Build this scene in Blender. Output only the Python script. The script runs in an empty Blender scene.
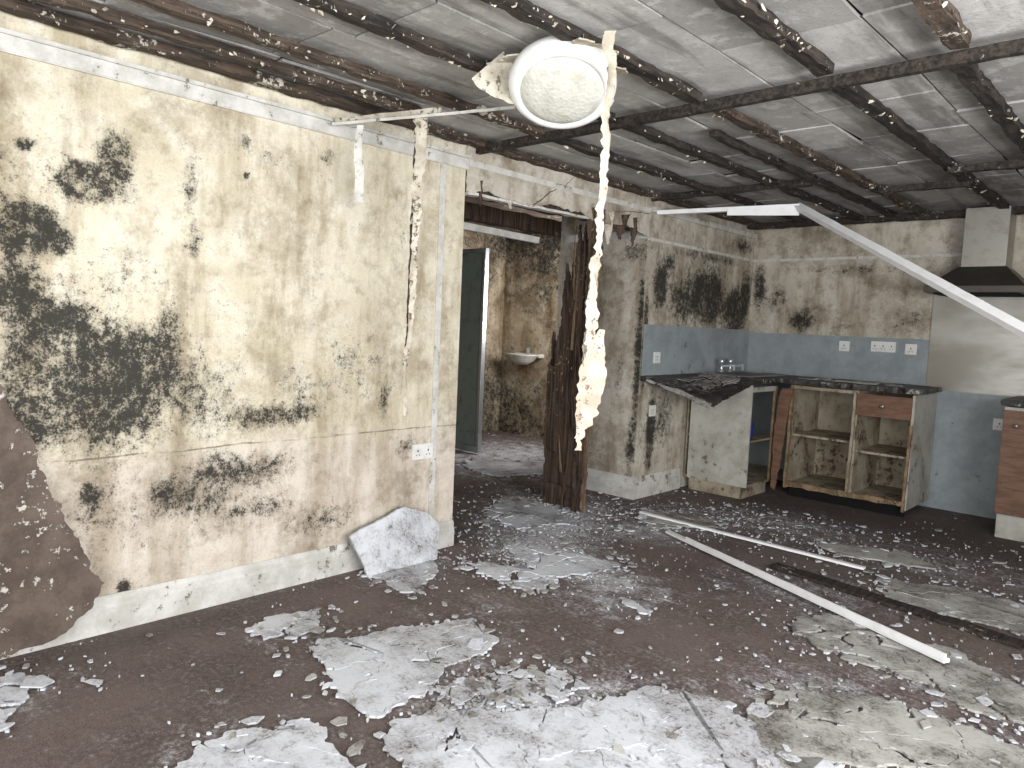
import bpy, bmesh, math, random
import numpy as np
from mathutils import Vector, Matrix, noise
random.seed(7); np.random.seed(7)
scene=bpy.context.scene
try:
    scene.view_settings.view_transform='Standard'
except Exception: pass

# ------------------------------------------------------------ helpers
def lin(c):
    c=c/255.0
    return c/12.92 if c<=0.04045 else ((c+0.055)/1.055)**2.4
def rgb(r,g,b): return (lin(r),lin(g),lin(b),1.0)

class NT:
    def __init__(s,name):
        s.m=bpy.data.materials.new(name); s.m.use_nodes=True
        s.t=s.m.node_tree; s.n=s.t.nodes; s.l=s.t.links
        s.b=s.n['Principled BSDF']; s.tc=s.n.new('ShaderNodeTexCoord')
        s.b.inputs['Specular IOR Level'].default_value=0.3
    def obj(s,scale=(1,1,1)):
        mp=s.n.new('ShaderNodeMapping'); mp.inputs['Scale'].default_value=scale
        s.l.new(s.tc.outputs['Object'],mp.inputs['Vector']); return mp.outputs['Vector']
    def noise(s,scale,detail=4,rough=0.6,vec=None,dist=0.0):
        x=s.n.new('ShaderNodeTexNoise'); x.inputs['Scale'].default_value=scale
        x.inputs['Detail'].default_value=detail; x.inputs['Roughness'].default_value=rough
        x.inputs['Distortion'].default_value=dist
        s.l.new(vec if vec is not None else s.tc.outputs['Object'],x.inputs['Vector']); return x.outputs['Fac']
    def vor(s,scale,feature='F1',vec=None,out='Distance'):
        x=s.n.new('ShaderNodeTexVoronoi'); x.feature=feature; x.inputs['Scale'].default_value=scale
        s.l.new(vec if vec is not None else s.tc.outputs['Object'],x.inputs['Vector']); return x.outputs[out]
    def attr(s,name,out='Fac'):
        x=s.n.new('ShaderNodeAttribute'); x.attribute_name=name; return x.outputs[out]
    def math(s,op,a,b=None,clamp=False):
        x=s.n.new('ShaderNodeMath'); x.operation=op; x.use_clamp=clamp
        for i,v in enumerate((a,b)):
            if v is None: continue
            if isinstance(v,(int,float)): x.inputs[i].default_value=v
            else: s.l.new(v,x.inputs[i])
        return x.outputs[0]
    def cn(s,n,g): return s.math('MULTIPLY',s.math('SUBTRACT',n,0.5),g)
    def step(s,v,lo,hi,a=0.0,b=1.0):
        x=s.n.new('ShaderNodeMapRange'); x.interpolation_type='SMOOTHSTEP'
        x.inputs['From Min'].default_value=lo; x.inputs['From Max'].default_value=hi
        x.inputs['To Min'].default_value=a; x.inputs['To Max'].default_value=b
        s.l.new(v,x.inputs['Value']); return x.outputs['Result']
    def mix(s,f,a,b,mode='MIX'):
        x=s.n.new('ShaderNodeMix'); x.data_type='RGBA'; x.blend_type=mode
        if isinstance(f,(int,float)): x.inputs[0].default_value=f
        else: s.l.new(f,x.inputs[0])
        for i,v in ((6,a),(7,b)):
            if isinstance(v,tuple): x.inputs[i].default_value=v
            else: s.l.new(v,x.inputs[i])
        return x.outputs[2]
    def col(s,v):
        if isinstance(v,tuple): s.b.inputs['Base Color'].default_value=v
        else: s.l.new(v,s.b.inputs['Base Color'])
    def rough(s,v):
        if isinstance(v,(int,float)): s.b.inputs['Roughness'].default_value=v
        else: s.l.new(v,s.b.inputs['Roughness'])
    def bump(s,h,strength=0.3,dist=0.01):
        x=s.n.new('ShaderNodeBump'); x.inputs['Strength'].default_value=strength; x.inputs['Distance'].default_value=dist
        s.l.new(h,x.inputs['Height']); s.l.new(x.outputs[0],s.b.inputs['Normal'])

# ------------------------------------------------------------ materials
def mouldy_wall(name,c1,c2,c3,mold_dark=(38,37,34),low=None,grime=0.5):
    k=NT(name)
    big=k.noise(1.5,5,0.6); med=k.noise(4.5,8,0.72,dist=0.5); fine=k.noise(26,8,0.78); vf=k.noise(110,4,0.7)
    base=k.mix(k.step(big,0.38,0.62),c1,c2)
    base=k.mix(k.math('MULTIPLY',k.step(med,0.44,0.64),0.6),base,c3)
    if low is not None:
        sx=k.n.new('ShaderNodeSeparateXYZ'); k.l.new(k.tc.outputs['Object'],sx.inputs[0])
        z=k.math('ADD',sx.outputs[2],k.cn(med,0.35))
        base=k.mix(k.step(z,0.60,0.80,0.9,0),base,k.mix(k.step(med,0.4,0.6),low[0],low[1]))
        zz=k.math('ABSOLUTE',k.math('SUBTRACT',k.math('ADD',sx.outputs[2],k.cn(k.noise(2.5,4),0.04)),0.712))
        ln=k.math('MULTIPLY',k.step(zz,0.001,0.006,1,0),k.step(med,0.38,0.55))
        base=k.mix(k.math('MULTIPLY',ln,0.75),base,rgb(105,92,75))
    st=k.noise(5,6,0.65,vec=k.obj((1,1,0.18)))
    base=k.mix(k.math('MULTIPLY',k.step(st,0.46,0.66),grime),base,k.mix(1.0,base,rgb(184,172,152),'MULTIPLY'))
    base=k.mix(k.math('MULTIPLY',k.step(k.noise(2.6,8,0.74),0.46,0.64),grime),base,k.mix(1.0,base,rgb(170,159,142),'MULTIPLY'))
    base=k.mix(k.math('MULTIPLY',k.step(k.noise(11,7,0.75),0.50,0.66),grime*.7),base,k.mix(1.0,base,rgb(174,164,150),'MULTIPLY'))
    base=k.mix(k.math('MULTIPLY',k.step(vf,0.52,0.68),0.26),base,rgb(112,103,88))
    a=k.attr('mold')
    v=k.math('ADD',a,k.cn(med,1.4)); v=k.math('ADD',v,k.cn(fine,2.2)); v=k.math('ADD',v,k.cn(vf,1.2))
    wash=k.step(k.math('ADD',k.math('ADD',a,k.cn(med,1.3)),k.cn(fine,0.9)),0.34,0.95)
    soft=k.step(v,0.38,0.85); hard=k.step(v,0.62,0.94)
    base=k.mix(k.math('MULTIPLY',wash,0.62),base,rgb(108,101,86))
    base=k.mix(k.math('MULTIPLY',soft,0.45),base,rgb(86,81,70))
    base=k.mix(k.math('MULTIPLY',hard,0.9),base,rgb(*mold_dark))
    k.col(base); k.rough(0.88)
    k.bump(k.math('ADD',fine,k.math('MULTIPLY',med,1.2)),0.3,0.006)
    return k.m
M={}
M['wall']=mouldy_wall('mouldy_cream_plaster',rgb(217,209,189),rgb(203,194,171),rgb(225,220,206),low=(rgb(214,205,193),rgb(199,187,174)),grime=0.58)
M['wall_k']=mouldy_wall('mouldy_kitchen_plaster',rgb(202,195,182),rgb(182,173,158),rgb(214,208,198),grime=0.7)
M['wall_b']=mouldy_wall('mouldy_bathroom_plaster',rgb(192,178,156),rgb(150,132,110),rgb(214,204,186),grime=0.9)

def flaky(name,base1,base2,fleck,thr=0.60,stretch=(1,1,1),scale=9,rough=0.8,bump=0.4,fl_amt=0.9):
    k=NT(name); v=k.obj(stretch)
    n1=k.noise(scale,7,0.7,vec=v); n2=k.noise(scale*4,6,0.7); n3=k.noise(scale*0.4,4)
    b=k.mix(k.step(n1,0.38,0.62),base1,base2)
    f=k.math('ADD',n2,k.cn(n3,0.6))
    b=k.mix(k.math('MULTIPLY',k.step(f,thr,thr+0.06),fl_amt),b,fleck)
    k.col(b); k.rough(rough); k.bump(k.math('ADD',n1,n2),bump,0.008); return k.m
M['batten']=flaky('rotten_dark_batten_wood',rgb(30,27,25),rgb(64,56,50),rgb(156,151,142),0.64,(6,0.6,6))
M['batten_brown']=flaky('rotten_brown_batten_wood',rgb(46,39,34),rgb(86,73,62),rgb(192,186,174),0.61,(6,0.6,6))
M['rotwood']=flaky('rotten_door_timber',rgb(38,31,27),rgb(88,71,58),rgb(150,132,110),0.65,(7,7,0.3))
M['rotwood_l']=flaky('splintered_timber',rgb(132,112,90),rgb(88,70,55),rgb(44,34,28),0.62,(7,7,0.3))
M['trim']=flaky('dirty_white_paint_trim',rgb(210,208,203),rgb(184,181,173),rgb(112,103,92),0.615,(1,1,1),6)
def plast(name,a,b_,dirt,amt):
    k=NT(name); n1=k.noise(2.5,7,0.7); n2=k.noise(14,8,0.75); n3=k.noise(70,6,0.75)
    b=k.mix(k.step(n1,0.4,0.6),a,b_)
    v=k.math('ADD',k.math('ADD',k.cn(n1,1.6),k.cn(n2,1.6)),k.cn(n3,1.6))
    b=k.mix(k.math('MULTIPLY',k.step(v,-0.12,0.40),amt),b,dirt)
    b=k.mix(k.math('MULTIPLY',k.step(v,0.24,0.42),amt),b,rgb(78,69,65))
    k.col(b);k.rough(0.92);k.bump(k.math('ADD',n2,n3),0.5,0.006);return k.m
M['plaster']=plast('plasterboard_white',rgb(208,210,215),rgb(184,185,189),rgb(142,139,139),0.85)
M['plaster_grey']=plast('plasterboard_soiled',rgb(176,175,170),rgb(144,141,136),rgb(94,88,84),0.85)
M['paper']=flaky('torn_wallpaper',rgb(200,193,178),rgb(166,157,140),rgb(88,77,65),0.58,(1,1,1),10)
M['paper_pink']=flaky('torn_brown_backed_paper',rgb(176,158,140),rgb(206,196,182),rgb(104,82,64),0.55,(1,1,1),9)
M['cab_white']=flaky('cabinet_melamine_white',rgb(186,184,175),rgb(162,158,147),rgb(100,90,76),0.63,(1,1,1),4,0.6)
M['cab_in']=flaky('cabinet_interior_soiled',rgb(170,160,141),rgb(134,122,103),rgb(78,66,54),0.59,(1,1,1),5,0.75)
M['cab_wood']=flaky('cabinet_wood_laminate',rgb(124,94,76),rgb(102,75,60),rgb(66,49,40),0.66,(1,1,6),5,0.5)
M['chip']=flaky('swollen_chipboard_edge',rgb(150,128,102),rgb(112,92,70),rgb(60,46,36),0.60,(1,1,1),14)
M['worktop']=flaky('dark_flaking_worktop',rgb(36,34,33),rgb(66,62,58),rgb(160,155,148),0.60,(1,1,1),7,0.45)
M['blue']=flaky('blue_grey_splashback',rgb(150,157,159),rgb(132,139,142),rgb(100,102,100),0.66,(1,1,1),3,0.35,0.1)
M['board_brown']=flaky('brown_board_peeling',rgb(102,89,79),rgb(78,67,60),rgb(196,191,182),0.59,(1,1,1),7,0.7)

k=NT('ceiling_fibreboard')
bt=k.attr('tone'); n1=k.noise(2.2,6,0.65); n2=k.noise(10,8,0.72); n3=k.noise(60,5,0.7); st=k.noise(7,6,0.6,vec=k.obj((1,0.15,1)))
b=k.mix(bt,rgb(148,146,142),rgb(196,194,190))
b=k.mix(k.math('MULTIPLY',k.step(n1,0.44,0.64),0.45),b,rgb(124,120,115))
b=k.mix(k.math('MULTIPLY',k.step(n2,0.5,0.64),0.5),b,rgb(214,212,208))
b=k.mix(k.math('MULTIPLY',k.step(st,0.51,0.66),0.6),b,rgb(94,88,82))
b=k.mix(k.math('MULTIPLY',k.step(n3,0.54,0.7),0.35),b,rgb(96,92,86))
k.col(b);k.rough(0.95);k.bump(k.math('ADD',n2,n3),0.4,0.006);M['ceil']=k.m

k=NT('filthy_carpet')
n1=k.noise(2.0,7,0.7); n2=k.noise(9,8,0.75); n3=k.noise(50,6,0.8); n4=k.noise(190,3,0.8)
b=k.mix(k.step(n1,0.38,0.62),rgb(120,106,101),rgb(95,82,78))
b=k.mix(k.math('MULTIPLY',k.step(n3,0.42,0.62),0.55),b,rgb(138,124,119))
b=k.mix(k.math('MULTIPLY',k.step(n4,0.46,0.62),0.6),b,rgb(66,57,53))
d=k.attr('dust')
v=k.math('ADD',d,k.cn(n1,0.9)); v=k.math('ADD',v,k.cn(n2,2.1)); v=k.math('ADD',v,k.cn(n3,2.0)); v=k.math('ADD',v,k.cn(n4,1.2))
w=k.attr('wet')
b=k.mix(k.math('MULTIPLY',w,k.step(n2,0.35,0.6,0.5,0.9)),b,rgb(54,47,43))
b=k.mix(k.math('MULTIPLY',k.step(v,0.24,0.95),0.78),b,rgb(190,189,193))
b=k.mix(k.math('MULTIPLY',k.step(v,0.72,0.92),0.7),b,rgb(216,217,221))
k.col(b);k.rough(0.92);k.bump(k.math('ADD',k.math('ADD',n2,n3),n4),0.7,0.01);M['floor']=k.m

def simple(name,c,rough=0.5,metal=0.0,dirt=None,spec=0.4):
    k=NT(name); n=k.noise(9,6,0.7)
    d=dirt if dirt else tuple(x*0.65 for x in c[:3])+(1,)
    k.col(k.mix(k.math('MULTIPLY',k.step(n,0.48,0.7),0.6),c,d)); k.rough(rough)
    k.b.inputs['Metallic'].default_value=metal; k.b.inputs['Specular IOR Level'].default_value=spec
    k.bump(n,0.08,0.003); return k.m
M['plastic']=simple('white_plastic',rgb(222,222,219),0.35,dirt=rgb(190,187,178))
M['plastic_w']=simple('bright_white_pvc',rgb(244,244,244),0.3,dirt=rgb(226,224,220))
M['plastic_d']=simple('black_slot',rgb(30,30,30),0.5)
M['steel']=simple('brushed_stainless',rgb(168,164,156),0.38,0.75,rgb(136,128,114))
k=NT('stained_steel_panel'); n=k.noise(1.6,4,0.5,vec=k.obj((1,1,2))); n2=k.noise(30,5,0.7,vec=k.obj((.2,1,2)))
k.col(k.mix(k.step(n,.35,.65),rgb(172,170,164),rgb(142,138,130))); k.rough(k.step(n2,.35,.65,.3,.42)); k.b.inputs['Metallic'].default_value=.8; M['steel_p']=k.m
M['steel_d']=simple('greasy_steel_dark',rgb(84,80,74),0.45,0.6)
M['alu']=simple('aluminium_frame',rgb(200,205,208),0.3,0.8)
M['screen']=simple('greenish_door_panel',rgb(128,140,132),0.2,0.0,rgb(84,92,86),0.6)
M['ceramic']=simple('basin_ceramic',rgb(205,203,196),0.25,0,rgb(150,142,126))
M['dark']=simple('dark_void',rgb(16,14,13),0.95)
M['blueb']=simple('blue_bottle_plastic',rgb(34,56,150),0.35)
M['upvc']=simple('upvc_window_frame',rgb(225,225,225),0.4)
k=NT('prismatic_diffuser'); vv=k.vor(70); n=k.noise(14,5)
k.col(k.mix(k.step(n,0.4,0.65),rgb(200,200,190),rgb(182,180,168)));k.rough(0.3);k.bump(vv,0.5,0.004);M['diff']=k.m

# ------------------------------------------------------------ mesh tools
def link(o,parent=None):
    scene.collection.objects.link(o)
    if parent: o.parent=parent
    return o
def empty(name):
    e=bpy.data.objects.new(name,None); return link(e)
def meshobj(name,verts,faces,mats,parent=None,smooth=False,midx=None):
    me=bpy.data.meshes.new(name); me.from_pydata([tuple(v) for v in verts],[],faces); me.update()
    for m in (mats if isinstance(mats,list) else [mats]): me.materials.append(m)
    if midx: me.polygons.foreach_set('material_index',midx)
    if smooth: me.polygons.foreach_set('use_smooth',[True]*len(me.polygons))
    return link(bpy.data.objects.new(name,me),parent)
def box(name,a,b,mat,parent=None,bevel=0.003,rot=None):
    bm=bmesh.new(); bmesh.ops.create_cube(bm,size=1)
    c=[(a[i]+b[i])/2 for i in range(3)]; s=[abs(b[i]-a[i]) for i in range(3)]
    for v in bm.verts: v.co=Vector((v.co.x*s[0],v.co.y*s[1],v.co.z*s[2]))
    if bevel>0: bmesh.ops.bevel(bm,geom=bm.edges[:],offset=min(bevel,min(s)*0.3),segments=2,affect='EDGES')
    me=bpy.data.meshes.new(name); bm.to_mesh(me); bm.free(); me.materials.append(mat)
    o=bpy.data.objects.new(name,me); o.location=c
    if rot: o.rotation_euler=rot
    return link(o,parent)
def beam(name,p,q,w,h,mat,parent=None,ragged=0.004,sub=0.06,roll=0,taper=1.0,fr=12):
    p=Vector(p);q=Vector(q);L=(q-p).length; n=max(2,int(L/sub))
    z=(q-p).normalized(); up=Vector((0,0,1)) if abs(z.z)<0.9 else Vector((0,1,0))
    x=z.cross(up).normalized(); y=x.cross(z)
    if roll:
        R=Matrix.Rotation(roll,3,z); x=R@x; y=R@y
    vs=[];fs=[]
    for i in range(n+1):
        c=p+z*(L*i/n); f=1+(taper-1)*i/n
        for sx,sy in ((-1,-1),(1,-1),(1,1),(-1,1)):
            v=c+x*sx*w/2*f+y*sy*h/2*f
            d=Vector((noise.noise(v*fr),noise.noise(v*fr+Vector((7,0,0))),noise.noise(v*fr+Vector((0,9,0)))))
            vs.append(v+d*ragged)
        if i: 
            a=4*(i-1)
            for j in range(4):
                fs.append((a+j,a+(j+1)%4,a+4+(j+1)%4,a+4+j))
    fs.append((3,2,1,0)); e=4*n; fs.append((e,e+1,e+2,e+3))
    return meshobj(name,vs,fs,mat,parent)
def grid(name,o,u,v,U,V,step,mat,fn=None,attr='mold',thick=0.0,extra=None,parent=None):
    nu=max(2,int(U/step));nv=max(2,int(V/step))
    a=np.linspace(0,U,nu+1);b=np.linspace(0,V,nv+1)
    A,B=np.meshgrid(a,b,indexing='ij')
    o=np.array(o,float);u=np.array(u,float);v=np.array(v,float)
    P=(o+A[...,None]*u+B[...,None]*v).reshape(-1,3)
    idx=np.arange((nu+1)*(nv+1)).reshape(nu+1,nv+1)
    F=np.stack([idx[:-1,:-1],idx[1:,:-1],idx[1:,1:],idx[:-1,1:]],-1).reshape(-1,4)
    me=bpy.data.meshes.new(name); me.from_pydata(P.tolist(),[],F.tolist()); me.materials.append(mat)
    for nm,f in ((attr,fn),)+tuple(extra or ()):
        at=me.attributes.new(nm,'FLOAT','POINT')
        at.data.foreach_set('value',(f(P) if f else np.zeros(len(P))).astype(np.float32))
    ob=link(bpy.data.objects.new(name,me),parent)
    if thick:
        md=ob.modifiers.new('thickness','SOLIDIFY'); md.thickness=abs(thick); md.offset=-1 if thick>0 else 1
    return ob
def blobs(P,lst,i,j,base=0.0,cap=0.92):
    r=np.full(len(P),base)
    for (a,b,ra,rb,k) in lst:
        g=k*np.exp(-(((P[:,i]-a)/ra)**2+((P[:,j]-b)/rb)**2))
        r=np.maximum(r,g)*0.72+ (r+g)*0.28
    return np.minimum(r,cap)

# 2D ragged plates ------------------------------------------------------
def clip2(poly,p,n):
    out=[]
    for i in range(len(poly)):
        a=poly[i];b=poly[(i+1)%len(poly)]
        da=(a[0]-p[0])*n[0]+(a[1]-p[1])*n[1]; db=(b[0]-p[0])*n[0]+(b[1]-p[1])*n[1]
        if da>=0: out.append(a)
        if (da>=0)!=(db>=0):
            t=da/(da-db); out.append((a[0]+(b[0]-a[0])*t,a[1]+(b[1]-a[1])*t))
    return out
def area2(p): return 0.5*sum(p[i][0]*p[(i+1)%len(p)][1]-p[(i+1)%len(p)][0]*p[i][1] for i in range(len(p)))
def shatter(poly,n,rnd,offc=.06):
    ps=[poly]
    for _ in range(n):
        ps.sort(key=lambda q:-abs(area2(q))*rnd.uniform(.3,1)); q=ps.pop(0)
        e=rnd.choice(q); f=rnd.uniform(0,.65)
        cx=(sum(a[0] for a in q)/len(q))*(1-f)+e[0]*f; cy=(sum(a[1] for a in q)/len(q))*(1-f)+e[1]*f
        t=rnd.uniform(0,math.pi); nn=(math.cos(t),math.sin(t))
        for s in (1,-1):
            c=clip2(q,(cx,cy),(nn[0]*s,nn[1]*s))
            if len(c)>2 and abs(area2(c))>1e-4: ps.append(c)
    return ps
def warp(a,amp):
    p=Vector((a[0],a[1],0))
    x=noise.noise(p*6)*1.3+noise.noise(p*22+Vector((3,1,0)))*0.8+noise.noise(p*70)*0.4
    y=noise.noise(p*6+Vector((11,5,2)))*1.3+noise.noise(p*22+Vector((8,8,3)))*0.8+noise.noise(p*70+Vector((1,9,4)))*0.4
    return (a[0]+x*amp,a[1]+y*amp)
def dens(poly,step):
    out=[]
    for i in range(len(poly)):
        a=poly[i];b=poly[(i+1)%len(poly)];L=math.dist(a,b);n=max(1,int(L/step))
        for k2 in range(n): out.append((a[0]+(b[0]-a[0])*k2/n,a[1]+(b[1]-a[1])*k2/n))
    return out
def plates(name,poly,cuts,thick,mat,z0=0.002,amp=0.022,seed=0,gap=0.999,tilt=0.01,fn=None,parent=None,step=0.012,shift=0.0):
    rnd=random.Random(seed+11)
    vs=[];fs=[]
    for pc in shatter(poly,cuts,rnd):
        if area2(pc)<0: pc=pc[::-1]
        d=[warp(a,amp) for a in dens(pc,step)]
        cx=sum(a[0] for a in d)/len(d);cy=sum(a[1] for a in d)/len(d)
        small=abs(area2(pc))<.012
        g=rnd.uniform(gap-0.008,gap)*(rnd.uniform(.75,1) if small and cuts>3 else 1); rt=rnd.uniform(-.008,.008)*(1 if cuts else 0)*(20 if small else 1); tx=rnd.uniform(-tilt,tilt);ty=rnd.uniform(-tilt,tilt);dz=rnd.uniform(0,0.003)
        sx=rnd.uniform(-shift,shift)*(4 if small else .5);sy=rnd.uniform(-shift,shift)*(4 if small else .5)
        ext=max(max(abs(a[0]-cx),abs(a[1]-cy)) for a in d)
        base=z0+dz+ext*(abs(tx)+abs(ty))*0.6
        n=len(d);o=len(vs);top=[];bot=[]
        for a in d:
            x=(a[0]-cx)*g;y=(a[1]-cy)*g
            x,y=x*math.cos(rt)-y*math.sin(rt),x*math.sin(rt)+y*math.cos(rt)
            zz=max(z0,base+x*tx+y*ty)
            bot.append((cx+x+sx,cy+y+sy,zz)); top.append((cx+x*0.997+sx,cy+y*0.997+sy,zz+thick))
        vs+=bot+top
        fs.append(tuple(o+n+i for i in range(n))); fs.append(tuple(o+i for i in range(n-1,-1,-1)))
        for i in range(n): fs.append((o+i,o+(i+1)%n,o+n+(i+1)%n,o+n+i))
    if fn: vs=[fn(v) for v in vs]
    ob=meshobj(name,vs,fs,mat,parent)
    bm=bmesh.new(); bm.from_mesh(ob.data)
    bmesh.ops.triangulate(bm,faces=[f for f in bm.faces if len(f.verts)>4],ngon_method='EAR_CLIP'); bm.to_mesh(ob.data); bm.free()
    return ob
def ribbon(name,pts,widths,mat,nrm=(0.65,-0.76,0),seed=0,rag=0.006,parent=None,step=0.012,curl=0.012,thick=0.0015,twist=0.9):
    n=Vector(nrm).normalized()
    P=[Vector(p) for p in pts]; seg=[(P[i+1]-P[i]).length for i in range(len(P)-1)]; L=sum(seg); N=int(L/step)
    vs=[];fs=[];R=4
    for i in range(N+1):
        s=L*i/N; t=s; j=0
        while j<len(seg)-1 and t>seg[j]: t-=seg[j]; j+=1
        f=min(1,t/seg[j]); c=P[j].lerp(P[j+1],f); w=widths[j]*(1-f)+widths[j+1]*f
        d=(P[j+1]-P[j]).normalized(); ang=noise.noise(Vector((s*3,seed,0)))*twist
        x=d.cross(n).normalized(); x=(Matrix.Rotation(ang,3,d)@x); nn=x.cross(d)
        c=c+x*noise.noise(Vector((s*5,seed,3)))*0.012+nn*noise.noise(Vector((s*5,seed,8)))*0.02
        wl_=w*0.5 + noise.noise(Vector((s*45,seed,1)))*rag+ noise.noise(Vector((s*12,seed,21)))*rag; wr=w*0.5+noise.noise(Vector((s*45,seed,5)))*rag+noise.noise(Vector((s*12,seed,25)))*rag
        for q in range(R+1):
            u=q/R; o=-wl_+(wl_+wr)*u
            vs.append(c+x*o+nn*curl*(u-0.5)**2*4*noise.noise(Vector((s*4,seed,12))))
        if i:
            for q in range(R):
                a=(i-1)*(R+1)+q; fs.append((a,a+1,a+R+2,a+R+1))
    ob=meshobj(name,vs,fs,mat,parent); md=ob.modifiers.new('t','SOLIDIFY'); md.thickness=thick; return ob
def lathe(name,prof,mat,parent=None,seg=64,smooth=True):
    vs=[];fs=[];n=len(prof)
    for i in range(seg):
        t=2*math.pi*i/seg
        for r,z in prof: vs.append((r*math.cos(t),r*math.sin(t),z))
    for i in range(seg):
        a=i*n;b=((i+1)%seg)*n
        for j in range(n-1): fs.append((a+j,b+j,b+j+1,a+j+1))
    return meshobj(name,vs,fs,mat,parent,smooth)

# ------------------------------------------------------------ room shell
H=2.33
WL=[(1.02,1.88,.08,.10,1.2),(0.93,1.76,.13,.08,1.15),(0.88,1.80,.06,.07,.8),(0.72,1.87,.025,.025,1.3),(0.73,1.63,.10,.04,1.05),(0.81,1.54,.07,.07,1.1),(0.67,1.54,.07,.08,.95),
(1.30,1.80,.04,.13,.6),(1.32,1.59,.06,.11,.6),(1.96,2.06,.06,.05,.7),(1.55,2.05,.03,.04,.65),
(1.07,1.10,.18,.14,1.05),(.83,1.15,.17,.17,.88),(1.0,.95,.26,.13,.85),(1.22,1.21,.07,.14,.7),(.72,.94,.16,.24,.78),(.70,1.34,.10,.12,.85),(.93,.84,.4,.16,.62),(1.0,1.05,.45,.3,.5),
(1.27,.96,.25,.2,.6),(1.68,.83,.24,.07,.85),(1.89,.84,.08,.06,.68),(1.54,.59,.4,.11,.64),(1.36,.48,.3,.10,.6),(.93,.57,.04,.05,1.15),(1.21,.54,.07,.06,.82),(1.96,.29,.26,.10,.55),(1.6,.42,.3,.08,.58),
(2.33,.87,.04,.12,.65),(2.4,1.77,.06,.16,.5),(2.15,1.1,.25,.25,.42),(2.5,.62,.12,.1,.5),(1.0,1.35,.45,.25,.42),(.6,1.7,.25,.25,.6),(1.6,2.0,.5,.12,.36),(1.55,1.9,.015,.015,1.3),(1.1,.14,.15,.05,.4),(1.05,.17,.025,.03,1.2),(.95,.5,.4,.2,.42),(1.9,.95,.5,.25,.42),(1.3,.33,.6,.08,.4)]
grid('wall_left',(0,-1.6,0),(0,1,0),(0,0,1),4.45,H,0.014,M['wall'],lambda P:blobs(P,WL,1,2,0.17,.86),thick=0.12)
WK=[(4.94,1.66,.12,.22,1.05),(5.72,1.62,.32,.26,1.3),(6.2,1.5,.22,.26,1.2),(6.4,1.65,.12,.3,1.05),(5.3,1.6,.3,.3,.85),(4.93,.52,.07,.35,1.1),(5.07,1.85,.1,.1,.75),(5.6,1.95,.9,.06,.65),(4.77,1.2,.05,.7,.85),(5.1,.6,.2,.3,.65),(6.3,2.1,.3,.1,.7)]
grid('wall_kitchen_left',(0,4.73,0),(0,1,0),(0,0,1),1.79,H,0.02,M['wall_k'],lambda P:blobs(P,WK,1,2,0.24,.95))
WH=[(-.02,1.2,.05,.9,.9),(-.5,1.0,.12,.9,.8),(-.1,1.9,.2,.1,.7),(-.05,.4,.06,.3,.85),(-.2,1.0,.06,.25,.5)]
grid('wall_hall_return',(-.85,4.73,0),(1,0,0),(0,0,1),.85,H,0.02,M['wall_k'],lambda P:blobs(P,WH,0,2,0.2))
WB=[(.48,1.46,.14,.12,.95),(.28,1.64,.13,.16,.75),(.08,1.7,.08,.3,.85),(1.4,1.5,.2,.1,.5),(.9,1.9,1.2,.06,.5),(.9,1.42,.5,.05,.45)]
grid('wall_back',(-.1,6.52,0),(1,0,0),(0,0,1),4.8,H,0.02,M['wall_k'],lambda P:blobs(P,WB,0,2,0.15),thick=0.1)
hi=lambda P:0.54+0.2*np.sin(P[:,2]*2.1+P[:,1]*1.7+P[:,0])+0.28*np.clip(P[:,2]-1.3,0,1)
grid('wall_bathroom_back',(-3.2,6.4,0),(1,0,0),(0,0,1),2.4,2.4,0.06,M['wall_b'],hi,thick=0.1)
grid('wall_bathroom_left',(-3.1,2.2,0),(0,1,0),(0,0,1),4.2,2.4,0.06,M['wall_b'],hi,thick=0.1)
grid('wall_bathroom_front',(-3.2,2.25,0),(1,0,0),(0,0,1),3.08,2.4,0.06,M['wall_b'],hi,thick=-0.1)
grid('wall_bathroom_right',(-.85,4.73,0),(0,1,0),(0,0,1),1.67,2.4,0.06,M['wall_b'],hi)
box('ceiling_bathroom',(-3.2,2.2,2.4),(-.12,6.45,2.45),M['board_brown'],bevel=0)
def wallwin(name,axis,pos,a0,a1,w0,w1,z0,z1,wname):
    e=empty(name)
    def bx(n,p,q,zz0,zz1,m=M['wall_k'],t=.12,par=e):
        if axis=='x': box(n,(pos,p,zz0),(pos+t,q,zz1),m,par,0)
        else: box(n,(p,pos-t,zz0),(q,pos,zz1),m,par,0)
    bx('sill_wall',a0,a1,0,z0);bx('head_wall',a0,a1,z1,H);bx('pier_1',a0,w0,z0,z1);bx('pier_2',w1,a1,z0,z1)
    w=empty(wname)
    for n,p,q,c,d in (('frame_bottom',w0,w1,z0,z0+.06),('frame_top',w0,w1,z1-.06,z1),('frame_1',w0,w0+.06,z0+.06,z1-.06),('frame_2',w1-.06,w1,z0+.06,z1-.06),('mullion',(w0+w1)/2-.03,(w0+w1)/2+.03,z0+.06,z1-.06)):
        bx(n,p,q,c,d,M['upvc'],.06,w)
wallwin('wall_right','x',4.6,-1.6,6.52,-.6,2.6,.7,2.1,'window_1')
wallwin('wall_front','y',-1.6,0,4.6,1.0,4.3,.7,2.1,'window_2')

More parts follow.
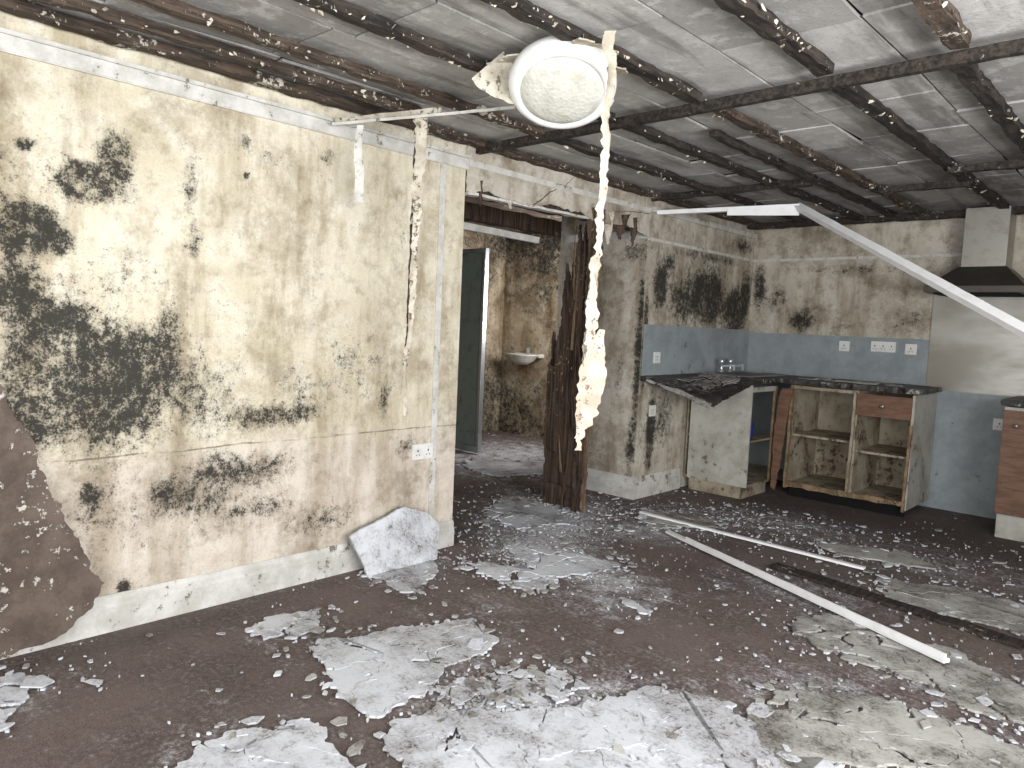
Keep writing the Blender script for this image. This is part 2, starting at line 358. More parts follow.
# floor
DU=[(.45,3.2,.45,.32,.9),(.9,3.1,.4,.22,.75),(-.2,4.0,.45,.5,.95),(.1,3.6,.45,.4,.9),(.6,4.0,.35,.35,.65),(1.45,1.72,.28,.28,.75),(1.0,1.9,.3,.28,.5),(1.9,1.95,.5,.35,.7),(1.15,1.0,.25,.22,.5),(2.2,2.6,.4,.35,.5),(2.5,3.2,.5,.35,.5),(1.1,2.85,.35,.3,.5),(-1.8,5.2,1.2,1.2,.85),(.2,2.4,.18,.35,.5),(.35,.6,.2,.2,.45),(1.7,3.7,.5,.5,.4),(.8,2.4,.25,.25,.35),(.45,1.5,.15,.2,.42),(1.1,5.0,.7,.5,.5),(2.2,4.8,.8,.5,.42),(.6,4.6,.5,.4,.55)]
WE=[(1.6,3.6,.5,.25,.5),(.9,5.5,.9,.5,.6),(2.2,5.7,1.2,.6,.65),(1.6,4.4,.8,.3,.3),(.15,1.2,.1,.5,.4),(.9,1.2,.5,.3,.2)]
grid('floor',(-3.2,-1.6,0),(1,0,0),(0,1,0),7.8,8.12,0.035,M['floor'],lambda P:blobs(P,DU,0,1,0.08,1.0),attr='dust',extra=(('wet',lambda P:blobs(P,WE,0,1,0.0)),))

# ceiling boards
vs=[];fs=[];tn=[];rnd=random.Random(3)
xs=[-.12,.28,.73,1.2,1.72,2.22,2.68,3.15,3.62,4.1,4.6]
for i in range(len(xs)-1):
    y=-1.6-rnd.uniform(0,.6)
    while y<6.5:
        y2=y+rnd.choice([.45,.6,.62,.9]); o=len(vs); t=rnd.random(); g=.005
        z=[H+rnd.uniform(0,.02) for _ in range(4)]
        c=[(xs[i]+g,max(y,-1.6)+g),(xs[i+1]-g,max(y,-1.6)+g),(xs[i+1]-g,min(y2,6.55)-g),(xs[i]+g,min(y2,6.55)-g)]
        for q in range(4): vs.append((c[q][0],c[q][1],z[q]))
        for q in range(4): vs.append((c[q][0],c[q][1],z[q]+.012))
        fs+= [(o+3,o+2,o+1,o),(o+4,o+5,o+6,o+7)]+[(o+q,o+(q+1)%4,o+4+(q+1)%4,o+4+q) for q in range(4)]
        tn+=[t]*8; y=y2
o=len(vs); vs+=[(-.2,-1.7,2.40),(4.7,-1.7,2.40),(4.7,6.6,2.40),(-.2,6.6,2.40)]; fs.append((o+3,o+2,o+1,o)); tn+=[0]*4
ce=meshobj('ceiling',vs,fs,[M['ceil'],M['dark']],midx=[0]*(len(fs)-1)+[1])
at=ce.data.attributes.new('tone','FLOAT','POINT'); at.data.foreach_set('value',tn)

# ceiling battens
bt=empty('ceiling_battens')
for i,(x,y0,y1,m,w) in enumerate([(.06,-1.5,6.4,'batten_brown',.07),(.27,-1.5,2.3,'batten_brown',.045),(.52,-1.5,2.9,'batten_brown',.05),(.96,-1.5,2.9,'batten',.055),(1.44,-1.5,2.86,'batten',.06),(2.0,.2,2.84,'batten',.06),(2.44,.2,2.84,'batten_brown',.06),
    (.5,3.0,6.45,'batten',.05),(.96,3.0,6.45,'batten',.05),(1.22,3.4,6.45,'batten',.04),(1.44,3.0,6.45,'batten_brown',.055),(1.98,3.0,6.45,'batten',.06),(2.39,3.0,6.45,'batten',.06),(2.9,3.0,6.45,'batten',.05),(3.4,-1.5,6.4,'batten',.05)]):
    beam('batten_%d'%i,(x,y0,H-.02),(x+rnd.uniform(-.01,.01),y1,H-.022),w,.038,M[m],bt,0.010,0.04)
beam('cross_beam',(.02,2.92,H-.045),(4.4,2.92,H-.045),.035,.045,M['batten'],bt,0.003,0.08)
beam('cross_1',(-.0,4.75,H-.03),(1.2,4.75,H-.03),.05,.04,M['batten'],bt,.01)
beam('cross_2',(1.5,5.1,H-.05),(2.0,5.15,H-.05),.045,.04,M['batten'],bt,.01)
beam('cross_3',(1.98,4.7,H-.05),(2.4,4.75,H-.05),.045,.04,M['batten'],bt,.01)
beam('cross_4',(0.02,6.35,H-.04),(4.4,6.4,H-.04),.09,.05,M['batten'],bt,.01)
vs=[];fs=[]
def scrap(x,y,z,s):
    o=len(vs); a=rnd.uniform(0,6.28); n=rnd.randint(4,6); dx=Vector((math.cos(a),math.sin(a),rnd.uniform(-.8,.4))).normalized(); dy=Vector((rnd.uniform(-.5,.5),rnd.uniform(-.5,.5),-1)).normalized()
    for q in range(n):
        t=6.28*q/n; r=s*rnd.uniform(.5,1.2); vs.append(tuple(Vector((x,y,z))+dx*r*math.cos(t)+dy*r*math.sin(t)*.6))
    fs.append(tuple(range(o,o+n)))
for x,y0,y1,cnt,sz in [(.06,.2,2.9,130,.010),(.27,.3,2.3,110,.010),(.52,.5,2.9,130,.011),(.96,.7,2.9,90,.010),(1.44,.9,2.9,110,.010),(2.0,1.5,2.84,50,.01),(2.44,2.0,2.84,30,.01),(1.44,3,6,80,.012),(.5,3,6,60,.01),(1.98,3,6,60,.011),(2.39,3,5,40,.011),(.96,3,6,60,.01)]:
    for _ in range(cnt): scrap(x+rnd.choice([-1,1])*.028+rnd.uniform(-.012,.012),rnd.uniform(y0,y1),H-.02-rnd.uniform(0,.022),sz*rnd.uniform(.3,1.8))
meshobj('peeling_paper_scraps',vs,fs,M['paper'])

# ------------------------------------------------------------ trims
box('trim_1',(0,-1.6,2.165),(.018,2.86,2.225),M['trim'],bevel=.004)
box('trim_2',(0.0,-1.6,2.225),(.03,2.86,2.24),M['trim'],bevel=.003)
box('trim_3',(0.0,2.86,2.185),(.016,4.73,2.225),M['trim'],bevel=.003)
box('trim_4',(0,2.66,0.15),(.008,2.70,2.165),M['trim'],bevel=.002)
def skirting(name,axis,a0,a1,pos,sgn,h=.125,parent=None):
    prof=[(0,0),(.02,0),(.02,h*.68),(.014,h*.74),(.014,h*.88),(.006,h),(0,h)]
    vs=[];n=len(prof)
    N=max(2,int(abs(a1-a0)/.1))
    for i in range(N+1):
        a=a0+(a1-a0)*i/N
        for d,z in prof:
            vs.append((pos+sgn*d,a,z) if axis=='y' else (a,pos+sgn*d,z))
    fs=[(i*n+j,i*n+(j+1)%n,(i+1)*n+(j+1)%n,(i+1)*n+j) for i in range(N) for j in range(n)]
    fs+=[tuple(range(n)),tuple(N*n+j for j in range(n-1,-1,-1))]
    return meshobj(name,vs,fs,M['trim'],parent)
skirting('baseboard_left','y',-1.5,2.85,0,1,.15)
skirting('baseboard_hall','x',-.8,.02,4.73,-1,.17)
skirting('baseboard_kitchen','y',4.73,5.4,0,1,.17)
box('trim_5',(0,4.73,1.985),(.014,6.52,2.01),M['trim'],bevel=.002)
box('trim_6',(0,6.506,1.985),(1.72,6.52,2.01),M['trim'],bevel=.002)
box('trim_7',(-.8,4.716,2.0),(0,4.73,2.06),M['trim'],bevel=.002)
box('trim_8',(0,4.73,2.20),(.02,6.52,2.24),M['trim'],bevel=.002)

# doorway header
hd=empty('door_header')
beam('lintel_timber',(-.06,2.85,2.11),(-.06,4.72,2.11),.09,.12,M['rotwood'],hd,.005)
beam('lintel_lath',(-.02,2.87,2.04),(-.02,4.0,2.05),.05,.016,M['trim'],hd,.006)
plates('ragged_plaster',[(2.85,2.33),(2.85,2.045),(3.05,2.06),(3.3,2.035),(3.6,2.09),(3.9,2.07),(4.1,2.02),(4.4,2.07),(4.73,2.0),(4.73,2.33)],2,.01,M['wall_k'],fn=lambda v:(v[2],v[0],v[1]),parent=hd,seed=2,amp=.014,tilt=.0)
beam('inner_timber',(-.35,2.9,2.16),(-.3,4.0,2.14),.06,.1,M['rotwood'],hd,.012)
beam('inner_timber_2',(-.9,2.6,2.12),(-.9,5.6,2.12),.09,.12,M['rotwood'],hd,.012)
beam('curtain_rail',(-.5,2.6,1.95),(-.5,4.05,1.93),.03,.045,M['trim'],hd,.002)
for i,(yy,zl,ww) in enumerate([(4.0,1.8,.1),(4.2,1.90,.10),(3.2,2.0,.05),(4.35,1.95,.14),(4.5,1.92,.08),(2.95,1.98,.04),(4.12,1.72,.07)]):
    ribbon('torn_strip_%d'%i,[(0.012,yy,2.12),(.005,yy+.02,2.04),(0,yy+.03,zl)],[ww,ww*.7,.01],M['rotwood'] if i not in(1,2) else M['paper'],seed=5+i,parent=hd,rag=.012)
# rotten door post + splintered door leaf
dp=empty('rotten_door_frame')
beam('stud',(-.04,4.07,0),(-.02,4.09,2.04),.05,.05,M['rotwood'],dp,.014,.03,fr=20)
beam('stud_face',(.0,4.10,0),(.01,4.12,1.98),.022,.03,M['rotwood_l'],dp,.010,.03,fr=25)
rr=random.Random(5)
for i in range(30):
    z0=rr.uniform(.0,1.6); L=rr.uniform(.2,.7); x=rr.uniform(-.18,.03); y=rr.uniform(4.0,4.12)
    beam('splinter_%d'%i,(x,y,z0),(x+rr.uniform(-.09,.06),y+rr.uniform(-.04,.01),z0+L),rr.uniform(.008,.022),rr.uniform(.006,.012),M[rr.choice(['rotwood','rotwood_l','rotwood'])],dp,.006,.04,taper=.15)
for i,(x0,x1,zt,zb) in enumerate([(-.34,-.25,1.30,.0),(-.25,-.16,1.78,.02),(-.16,-.07,2.05,.0)]):
    plates('leaf_board_%d'%i,[(x0,zb),(x1,zb),(x1,zt*.5),(x1,zt),(x1-.03,zt-.2),(x0+.03,zt-.02),(x0,zt-.3),(x0,zt*.5)],0,.03,M['rotwood'],fn=lambda v,i=i:(v[0],4.05+v[2]+.008*i,v[1]),parent=dp,seed=4+i,amp=.016,tilt=0)
plates('leaf_panel_fragment',[(-.33,.45),(-.2,.4),(-.16,.9),(-.22,1.25),(-.27,1.0),(-.31,1.05)],0,.012,M['rotwood'],fn=lambda v:(v[0],4.025+v[2]-.02*v[1],v[1]),parent=dp,seed=44,amp=.02,tilt=0)
beam('leaf_rail_low',(-.33,4.04,.12),(-.07,4.05,.12),.02,.1,M['rotwood'],dp,.008)

# bathroom things
sc=empty('shower_door')
box('panel',(-2.72,5.03,.08),(-2.07,5.05,2.0),M['screen'],sc)
box('stile_right',(-2.07,5.015,.02),(-2.03,5.065,2.04),M['alu'],sc)
box('stile_left',(-2.76,5.015,.02),(-2.72,5.065,2.04),M['alu'],sc)
box('rail_top',(-2.72,5.015,2.0),(-2.07,5.065,2.04),M['alu'],sc)
box('rail_bottom',(-2.72,5.015,.02),(-2.07,5.065,.08),M['alu'],sc)
ba=empty('wash_basin')
b0=lathe('bowl',[(0.0,-.12),(.08,-.115),(.15,-.07),(.2,-.01),(.215,0),(.205,.008),(.19,0),(.14,-.06),(.07,-.09),(0,-.095)],M['ceramic'],ba,40)
b0.scale=(1,.72,1); b0.location=(-2.6,6.235,.97)
box('back_ledge',(-2.8,6.3,.94),(-2.4,6.395,.985),M['ceramic'],ba,.01)
box('tap',(-2.62,6.3,.985),(-2.58,6.34,1.05),M['alu'],ba,.008)

# ------------------------------------------------------------ ceiling light
cl=empty('bulkhead_ceiling_light')
lathe('housing',[(0,0),(.14,0),(.175,.012),(.195,.035),(.201,.062),(.197,.082),(.186,.095),(.172,.102),(.158,.101),(.152,.092)],M['plastic'],cl)
lathe('diffuser',[(.155,.095),(.146,.106),(.125,.115),(.07,.123),(0,.126)],M['diff'],cl)
h=Vector((.65,-.76,0)); t=math.radians(30); nrm=h*math.sin(t)+Vector((0,0,-math.cos(t)))
cl.rotation_euler=nrm.to_track_quat('Z','Y').to_euler(); cl.location=(1.28,2.15,2.25)
beam('flex_cable',(1.28,2.15,2.25),(1.27,2.2,2.33),.012,.012,M['plastic'],cl,.004).matrix_parent_inverse=Matrix.LocRotScale(cl.location,cl.rotation_euler,None).inverted()
plates('ceiling_plaster_remnant',[(1.02,2.0),(1.15,1.95),(1.35,2.03),(1.5,1.98),(1.5,2.2),(1.42,2.36),(1.2,2.34),(1.08,2.2)],2,.006,M['paper'],z0=H-.06,seed=3,amp=.03,tilt=.12)
ribbon('hanging_paper_flap',[(1.05,1.98,2.28),(1.1,2.03,2.2),(1.14,2.05,2.14)],[.16,.14,.03],M['paper'],seed=9,rag=.012)

# hanging strips
hs=empty('hanging_plaster_strip')
ribbon('strip_upper',[(1.56,2.06,2.31),(1.56,2.07,2.15),(1.54,2.08,1.65),(1.52,2.08,1.25),(1.50,2.08,.86)],[.04,.03,.026,.034,.016],M['paper'],seed=1,parent=hs,rag=.013)
ribbon('strip_lower',[(1.57,2.09,1.30),(1.55,2.08,1.15),(1.52,2.08,1.0),(1.50,2.08,.9)],[.02,.10,.075,.03],M['paper_pink'],seed=2,parent=hs,rag=.012,twist=.4)
ribbon('strip_flap',[(1.53,2.07,1.5),(1.55,2.06,1.35),(1.53,2.06,1.2)],[.01,.05,.02],M['paper'],seed=31,parent=hs,rag=.012)
h2=empty('hanging_paper_strip')
ribbon('strip_upper',[(.5,2.11,2.2),(.505,2.11,2.0),(.505,2.1,1.7),(.5,2.09,1.3),(.495,2.07,.87)],[.06,.05,.03,.022,.014],M['paper'],seed=3,parent=h2,rag=.011)
ribbon('strip_edge',[(.47,2.11,2.2),(.465,2.11,1.9),(.47,2.1,1.5),(.48,2.08,1.1)],[.01,.012,.008,.006],M['batten_brown'],seed=4,parent=h2,rag=.004)
cr=empty('fallen_ceiling_trim')
beam('bar',(.06,1.95,2.205),(.95,2.25,2.205),.03,.012,M['trim'],cr,.003,roll=.3)
beam('bar_lip',(.06,1.96,2.215),(.6,2.14,2.222),.012,.03,M['paper'],cr,.004)
ribbon('hanging_white_piece',[(.2,2.0,2.19),(.2,2.0,2.0),(.2,2.0,1.84)],[.03,.042,.042],M['trim'],seed=8,parent=cr,rag=.003)
tr=empty('hanging_plastic_trunking')
beam('upper_run',(.02,4.82,2.2),(1.02,5.02,2.2),.045,.03,M['plastic_w'],tr,.002)
beam('upper_lip',(.55,4.9,2.18),(1.03,5.0,2.16),.012,.05,M['plastic_w'],tr,.002)
beam('fallen_run',(1.0,5.02,2.21),(2.9,3.74,1.175),.05,.018,M['plastic_w'],tr,.002,roll=.5)
beam('fallen_lip',(1.0,5.0,2.19),(2.9,3.72,1.155),.012,.035,M['plastic_w'],tr,.002,roll=.5)
fp=empty('fallen_white_trim')
beam('length',(.31,4.37,.02),(1.83,4.34,.02),.032,.014,M['plastic_w'],fp,.002)
fp=empty('fallen_white_trim')
beam('length',(.71,4.08,.022),(2.47,3.31,.03),.036,.016,M['plastic_w'],fp,.002)
beam('lip',(.9,3.98,.035),(2.47,3.29,.05),.01,.03,M['plastic_w'],fp,.002)

# ------------------------------------------------------------ sockets
def socket(name,pos,axis,gangs=2,w=None):
    e=empty(name); w=w or (.146 if gangs==2 else .086); hh=.086
    def bx(n,a0,a1,z0,z1,d0,d1,m):
        x,y,z=pos
        if axis=='x': box(n,(x+d0,y+a0,z+z0),(x+d1,y+a1,z+z1),m,e,.002)
        else: box(n,(x+a0,y-d1,z+z0),(x+a1,y-d0,z+z1),m,e,.002)
    bx('plate',-w/2,w/2,-hh/2,hh/2,0,.012,M['plastic'])
    for g in range(gangs):
        c=(g-(gangs-1)/2)*w/gangs
        bx('slot_earth_%d'%g,c-.004,c+.004,.0,.012,.0115,.0135,M['plastic_d'])
        bx('slot_l_%d'%g,c-.014,c-.007,-.02,-.015,.0115,.0135,M['plastic_d'])
        bx('slot_r_%d'%g,c+.007,c+.014,-.02,-.015,.0115,.0135,M['plastic_d'])
        bx('switch_%d'%g,c-.006,c+.006,.02,.033,.011,.016,M['plastic'])
socket('wall_socket',(0,2.60,.58),'x')
socket('wall_socket',(.012,4.93,1.10),'x',1)
socket('wall_socket',(0.0,4.93,.68),'x',1)
socket('wall_socket',(.88,6.508,1.25),'y',1)
socket('wall_socket',(1.19,6.508,1.26),'y',3,.19)
socket('wall_socket',(1.40,6.508,1.25),'y',1)
socket('wall_socket',(2.05,6.508,.72),'y',1)

# ------------------------------------------------------------ kitchen
box('splashback_left',(0,4.75,.96),(.012,6.52,1.355),M['blue'],bevel=.001)
box('splashback_back',(.012,6.508,.0),(3.2,6.52,1.335),M['blue'],bevel=.001)
box('steel_splash_panel',(1.53,6.50,.94),(2.25,6.508,1.69),M['steel_p'],bevel=.001)
wk=empty('kitchen_worktop')
def slab(name,x0,x1,y0,y1,zf,th,mat,edge,par):
    nx=max(4,int((x1-x0)/.03));ny=max(4,int((y1-y0)/.03));vs=[];fs=[];mi=[]
    for s in (0,1):
        for i in range(nx+1):
            for j in range(ny+1):
                x=x0+(x1-x0)*i/nx;y=y0+(y1-y0)*j/ny
                bx=(x+ (noise.noise(Vector((x*18,y*18,1)))*.02 if i in(0,nx) and x>.1 else 0)); by=y+(noise.noise(Vector((x*18,y*18,4)))*.02 if j in (0,) else 0)
                vs.append((bx,by,zf(x,y)-s*th+noise.noise(Vector((x*9,y*9,s*5)))*.006))
    K=(nx+1)*(ny+1); id=lambda i,j:i*(ny+1)+j
    for i in range(nx):
        for j in range(ny):
            fs.append((id(i,j),id(i+1,j),id(i+1,j+1),id(i,j+1)));mi.append(0)
            fs.append((K+id(i,j+1),K+id(i+1,j+1),K+id(i+1,j),K+id(i,j)));mi.append(1)
    for i in range(nx):
        fs.append((id(i,0),K+id(i,0),K+id(i+1,0),id(i+1,0)));mi.append(1)
        fs.append((id(i,ny),id(i+1,ny),K+id(i+1,ny),K+id(i,ny)));mi.append(1)
    for j in range(ny):
        fs.append((id(0,j),id(0,j+1),K+id(0,j+1),K+id(0,j)));mi.append(1)
        fs.append((id(nx,j),K+id(nx,j),K+id(nx,j+1),id(nx,j+1)));mi.append(1)
    return meshobj(name,vs,fs,[mat,edge],par,midx=mi)
sag=lambda x,y:.965-.15*min(1,max(0,x/.6))*min(1,max(0,(5.4-y)/.65))**1.0
slab('left_run',.013,.61,4.76,6.505,sag,.035,M['worktop'],M['worktop'],wk)
slab('back_run',.61,1.65,5.87,6.505,lambda x,y:.965,.035,M['worktop'],M['worktop'],wk)
ribbon('delaminated_edge',[(.05,4.75,.93),(.35,4.745,.86),(.6,4.75,.79)],[.015,.035,.045],M['plaster_grey'],nrm=(0,-1,0),seed=12,parent=wk,rag=.006)
plates('worktop_laminate_shards',[(.2,4.95),(.5,4.9),(.55,5.3),(.5,5.6),(.15,5.5)],10,.004,M['plaster_grey'],fn=lambda v:(v[0],v[1],v[2]+sag(v[0],v[1])+.004),seed=8,gap=.78,amp=.04,parent=wk)
plates('worktop_debris',[(.65,6.0),(1.2,5.92),(1.5,6.0),(1.45,6.3),(.8,6.35)],12,.004,M['plaster_grey'],z0=.967,seed=9,gap=.6,amp=.04,parent=wk)
ks=empty('sink_base_cabinet')
box('end_panel',(.06,5.43,.1),(.585,5.45,.915),M['cab_white'],ks)
box('plinth',(.07,5.45,.0),(.54,5.47,.1),M['cab_in'],ks)
box('bottom',(.02,5.45,.1),(.58,6.45,.118),M['cab_in'],ks)
box('shelf',(.02,5.45,.45),(.56,5.95,.466),M['cab_in'],ks)
box('back',(.02,5.45,.118),(.03,6.45,.915),M['cab_in'],ks)
box('front_stile',(.565,5.86,.1),(.585,5.9,.9),M['chip'],ks)
box('front_rail',(.565,5.45,.86),(.585,5.87,.9),M['cab_white'],ks)
box('plinth_front',(.52,5.45,0),(.54,5.9,.1),M['cab_in'],ks)
lb=lathe('blue_bottle',[(0,0),(.035,0),(.038,.01),(.038,.11),(.02,.14),(.013,.145),(.013,.16),(0,.16)],M['blueb'],None,24);lb.location=(.44,5.72,.467)
kb=empty('broken_base_cabinet')
Y0,Y1=5.89,6.49
box('side_left',(.70,Y0,.1),(.718,Y1,.92),M['cab_in'],kb)
box('divider',(1.19,Y0,.1),(1.226,Y1,.92),M['cab_in'],kb)
box('side_right',(1.60,Y0,.06),(1.62,Y1,.92),M['cab_white'],kb)
box('bottom_left',(.718,Y0,.10),(1.19,Y1,.118),M['cab_in'],kb)
box('bottom_right',(1.226,Y0,.10),(1.60,Y1,.118),M['cab_in'],kb)
box('back_left',(.718,Y1-.02,.118),(1.19,Y1-.012,.92),M['cab_in'],kb)
box('back_right',(1.226,Y1-.02,.118),(1.60,Y1-.012,.92),M['cab_in'],kb)
box('shelf_left',(.718,Y0+.05,.50),(1.19,Y1-.02,.518),M['cab_in'],kb)
box('shelf_right',(1.226,Y0+.03,.44),(1.60,Y1-.02,.458),M['cab_in'],kb)
beam('edge_left',(.71,Y0-.008,.08),(.72,Y0-.008,.91),.02,.04,M['chip'],kb,.01)
beam('edge_divider',(1.2,Y0-.008,.1),(1.21,Y0-.008,.91),.018,.045,M['cab_in'],kb,.006)
beam('edge_right',(1.60,Y0-.008,.05),(1.61,Y0-.008,.70),.018,.03,M['chip'],kb,.006)
beam('edge_bottom',(.72,Y0-.008,.11),(1.6,Y0-.008,.105),.018,.04,M['chip'],kb,.012)
beam('rail_top',(.72,Y0,.905),(1.2,Y0,.905),.02,.025,M['cab_in'],kb,.004)
box('drawer_front',(1.22,Y0-.022,.735),(1.605,Y0-.002,.90),M['cab_wood'],kb,.004)
lathe('drawer_knob',[(0,0),(.008,0),(.008,.01),(.016,.018),(.012,.026),(0,.028)],M['steel'],kb,20).matrix_basis=Matrix.Translation((1.41,Y0-.022,.82))@Matrix.Rotation(math.pi/2,4,'X')
box('drawer_box',(1.24,Y0,.74),(1.59,Y1-.05,.755),M['cab_in'],kb)
plates('hanging_door_fragment',[(0.02,0.02),(.05,.0),(.09,.3),(.12,.8),(.13,.85),(.04,.84),(.01,.5)],0,.016,M['cab_wood'],fn=lambda v:(.60+v[0],5.80+v[2]+.04*v[1],.05+v[1]),parent=kb,seed=5,amp=.010)
box('plinth',(.72,Y0+.05,0),(1.6,Y0+.066,.1),M['dark'],kb)
tp=empty('sink_taps')
for i,y in enumerate((5.82,5.98)):
    lathe('body_%d'%i,[(0,0),(.022,0),(.02,.01),(.013,.02),(.013,.07),(.022,.08),(.024,.11),(.012,.118),(0,.118)],M['alu'],tp,24).location=(.11,y,.978)
    beam('spout_%d'%i,(.11,y,1.03),(.23,y,1.045),.018,.018,M['alu'],tp,0)
    beam('spout_tip_%d'%i,(.225,y,1.05),(.228,y,1.0),.016,.016,M['alu'],tp,0)
sk=empty('kitchen_sink')
box('rim',(.06,5.55,.969),(.52,6.2,.977),M['steel'],sk,.003)
box('bowl_floor_tray',(.15,5.62,.9765),(.46,6.1,.979),M['steel_d'],sk,.001)
hd2=empty('cooker_hood')
box('chimney',(1.75,6.26,1.87),(2.03,6.50,2.31),M['steel'],hd2,.004)
a=[(1.58,6.02),(2.2,6.02),(2.2,6.5),(1.58,6.5)];b=[(1.74,6.24),(2.04,6.24),(2.04,6.5),(1.74,6.5)]
meshobj('canopy',[(x,y,1.725) for x,y in a]+[(x,y,1.88) for x,y in b],[(0,1,5,4),(1,2,6,5),(2,3,7,6),(3,0,4,7),(4,5,6,7),(3,2,1,0)],M['steel_d'],hd2)
box('rim',(1.575,6.015,1.68),(2.205,6.5,1.725),M['steel_d'],hd2,.003)
box('filter',(1.63,6.06,1.672),(2.15,6.46,1.68),M['dark'],hd2,.001)
ru=empty('base_cabinet')
box('door',(2.17,5.86,.17),(2.72,5.88,.88),M['cab_wood'],ru,.004)
box('carcass',(2.17,5.88,.17),(2.75,6.48,.90),M['cab_white'],ru)
box('plinth',(2.18,5.9,0),(2.75,5.93,.17),M['cab_white'],ru)
box('worktop',(2.15,5.84,.91),(2.85,6.5,.95),M['worktop'],ru,.006)
lathe('handle',[(0,0),(.008,0),(.008,.01),(.016,.018),(.012,.026),(0,.028)],M['steel'],ru,20).matrix_basis=Matrix.Translation((2.25,5.86,.78))@Matrix.Rotation(math.pi/2,4,'X')

# ------------------------------------------------------------ leaning boards
def lean(v):
    y,z,t=v[0],v[1],v[2]; return (.012+t+.05*max(0,1-z/1.25),y,z+.004)
plates('leaning_brown_board',[(.2,1.20),(.5,1.12),(.62,1.04),(.66,.93),(.71,.82),(.83,.5),(.97,.22),(.92,.13),(.80,.03),(.2,.02)],0,.010,M['board_brown'],fn=lean,seed=1,amp=.018,tilt=0)
def lean2(v):
    y,z,t=v[0],v[1],v[2]; return (.03+t+.12*max(0,1-z/.32)+.01,y,max(.004,z))
plates('broken_plasterboard_panel',[(2.14,.0),(2.60,.01),(2.66,.17),(2.58,.26),(2.44,.30),(2.2,.24),(2.07,.21)],0,.013,M['plaster'],fn=lean2,seed=2,amp=.008,tilt=0)

# ------------------------------------------------------------ floor slabs
S=[([(1.32,1.42),(1.36,1.58),(1.51,1.72),(1.62,1.9),(1.7,2.08),(1.78,2.27),(1.95,2.36),(2.11,2.28),(2.28,2.3),(2.42,2.27),(2.45,1.9),(2.0,1.5),(1.75,1.33),(1.53,1.30),(1.39,1.3)],26,'plaster'),
([(0.64,1.48),(0.69,1.66),(0.76,1.88),(0.89,2.16),(1.07,2.1),(1.17,1.94),(1.15,1.81),(1.23,1.65),(1.26,1.39),(1.02,1.42),(0.82,1.48)],15,'plaster'),
([(0.36,1.39),(0.3,1.54),(0.38,1.73),(0.55,1.62),(0.53,1.48),(0.48,1.4)],3,'plaster'),
([(1.21,1.64),(1.29,1.78),(1.46,2.09),(1.6,2.07),(1.6,1.92),(1.54,1.78),(1.44,1.79),(1.35,1.64),(1.28,1.61)],18,'plaster'),
([(1.09,.83),(1.03,1.01),(1.10,1.2),(1.25,1.22),(1.42,1.18),(1.5,1.1),(1.3,.8)],7,'plaster'),
([(.61,2.86),(.11,3.14),(.49,3.24),(.88,3.35),(.88,3.11),(.78,2.90),(.87,2.64),(.65,2.59),(.33,2.68)],28,'plaster'),
([(1.86,3.34),(1.93,3.51),(2.25,3.46),(2.47,3.50),(2.72,3.33),(2.81,3.02),(2.65,2.98),(2.47,3.05),(2.24,3.09),(2.05,3.08),(1.91,3.15)],20,'plaster_grey'),
([(2.08,2.61),(2.22,2.71),(2.42,2.83),(2.61,2.84),(2.9,2.8),(2.9,2.5),(2.6,2.43),(2.3,2.2),(2.33,2.08),(2.35,2.08),(2.12,2.3)],20,'plaster_grey'),
([(.11,2.16),(.07,2.62),(.35,2.45),(.51,2.21),(.38,2.16)],6,'plaster'),
([(.18,.58),(.23,.63),(.34,.65),(.57,.51),(.4,.35),(.1,.4)],8,'plaster'),
([(1.93,4.26),(2.28,4.44),(2.63,4.39),(2.69,3.97),(2.38,3.95),(2.07,3.97)],10,'plaster_grey'),
([(1.16,2.89),(1.33,2.86),(1.35,2.78),(1.21,2.84)],0,'plaster'),
([(-.59,3.86),(-.32,4.0),(-.1,3.95),(.16,3.75),(.04,3.39),(-.33,3.5)],16,'plaster'),
([(.24,4.45),(.6,4.7),(.85,4.5),(.55,4.1)],12,'plaster_grey'),
([(1.4,4.7),(1.9,4.95),(2.1,4.7),(1.6,4.5)],9,'plaster_grey'),
([(-1.9,5.0),(-1.3,5.4),(-.9,5.1),(-1.2,4.4),(-1.7,4.5)],14,'plaster'),
]
for i,(p,c,m) in enumerate(S): plates('broken_plasterboard',p,c,.009,M[m],seed=60+i,amp=.036,tilt=.012,shift=.006)
beam('fallen_floor_plank',(1.45,4.0,.012),(3.0,3.75,.012),.09,.018,M['batten'],ragged=.006)
vs=[];fs=[];mi=[]
def flake(x,y,s,flat=True):
    if (x<.04 and (y<2.9 or y>4.6)) and x>-.13 or (x<-.1 and y<2.4) or y>6.3 or x<-3 or (y>5.4 and x>.0 and x<1.65) : return
    o=len(vs); n=random.randint(4,7); a=random.uniform(0,6.28); hgt=random.uniform(.003,.009); el=random.uniform(.5,1); ca,sa=math.cos(a),math.sin(a); tx=random.uniform(-.3,.3)
    ring=[(random.uniform(.55,1.15)*s*math.cos(6.283*q/n),random.uniform(.55,1.15)*s*el*math.sin(6.283*q/n)) for q in range(n)]
    for z in (0,hgt):
        for (u,v) in ring: vs.append((x+u*ca-v*sa,y+u*sa+v*ca,.001+z+s*.3+u*tx))
    fs.append(tuple(o+n-1-q for q in range(n))); fs.append(tuple(o+n+q for q in range(n)))
    for q in range(n): fs.append((o+q,o+(q+1)%n,o+n+(q+1)%n,o+n+q))
    m=random.choice([0,0,1]); mi.extend([m]*(n+2))
for p,c,m in S:
    per=dens(p,.01)
    for _ in range(int(len(per)*.5)):
        q=random.choice(per); flake(q[0]+random.gauss(0,.06),q[1]+random.gauss(0,.06),min(.05,.003+random.expovariate(1/.009)))
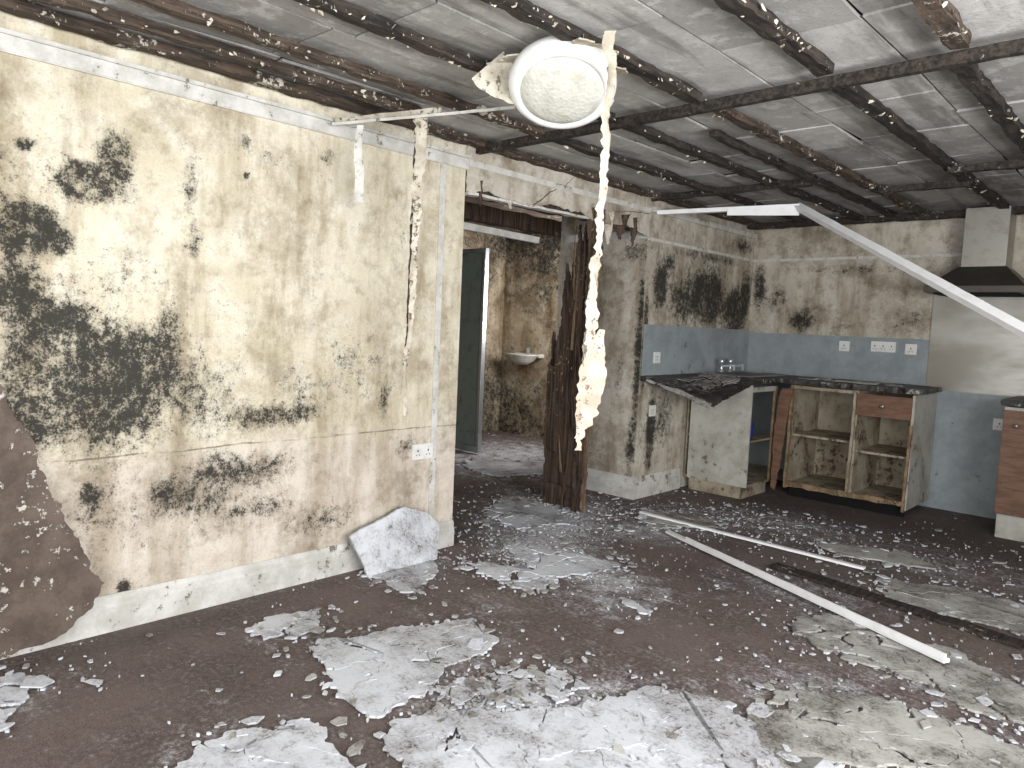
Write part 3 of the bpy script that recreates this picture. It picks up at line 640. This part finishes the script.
for cx,cy,sx,sy,n in [(.45,3.1,.35,.25,460),(-.1,3.8,.35,.4,600),(1.4,1.80,.10,.13,460),(1.9,1.9,.3,.3,90),(.15,2.5,.12,.35,60),(2.4,2.7,.3,.35,240),(.25,.6,.15,.25,80),(1.2,5.1,.6,.4,420),(.6,4.6,.4,.3,340),(2.3,3.9,.5,.5,220),(1.5,4.0,.8,.6,170),(1.2,2.7,.6,.5,110),(-1.6,5.0,.9,.9,500),(2.4,5.0,.5,.5,220),(1.1,1.3,.4,.3,30)]:
    for _ in range(n): flake(random.gauss(cx,sx),random.gauss(cy,sy),min(.04,.0025+random.expovariate(1/.006)))
meshobj('plaster_rubble',vs,fs,[M['plaster'],M['plaster_grey']],midx=mi)

# ------------------------------------------------------------ lights
def area(name,loc,rot,sx,sy,p,c):
    l=bpy.data.lights.new(name,'AREA'); l.shape='RECTANGLE'; l.size=sx;l.size_y=sy;l.energy=p;l.color=c
    o=bpy.data.objects.new(name,l);o.location=loc;o.rotation_euler=rot;link(o)
area('window_daylight_right',(4.56,1.1,1.4),(0,math.radians(90+16),math.radians(-8)),1.3,2.9,235,(.985,.99,1))
area('window_daylight_front',(2.8,-1.55,1.4),(math.radians(90+16),0,0),2.9,1.3,115,(.95,.98,1))
area('bathroom_fill_light',(-1.0,5.7,1.6),(0,math.radians(90),0),.6,.6,42,(1,.98,.96))  # added fill lamp to brighten the bathroom; no window is modelled there
w=bpy.data.worlds.new('World');scene.world=w;w.use_nodes=True
w.node_tree.nodes['Background'].inputs[0].default_value=(.8,.9,1,1);w.node_tree.nodes['Background'].inputs[1].default_value=1.0

# ------------------------------------------------------------ camera
X=Vector((776,-93,730)).normalized();Yv=Vector((687,28,-730));Yv=(Yv-X*Yv.dot(X)).normalized();Zv=X.cross(Yv)
R=Matrix((X,Yv,Zv))
cam=bpy.data.cameras.new('camera');co=bpy.data.objects.new('camera',cam);scene.collection.objects.link(co)
mw=R.to_4x4();mw.translation=Vector((3.11,0,1.3));co.matrix_world=mw
cam.sensor_width=36;cam.lens=730/1024*36;cam.clip_start=.02
scene.camera=co
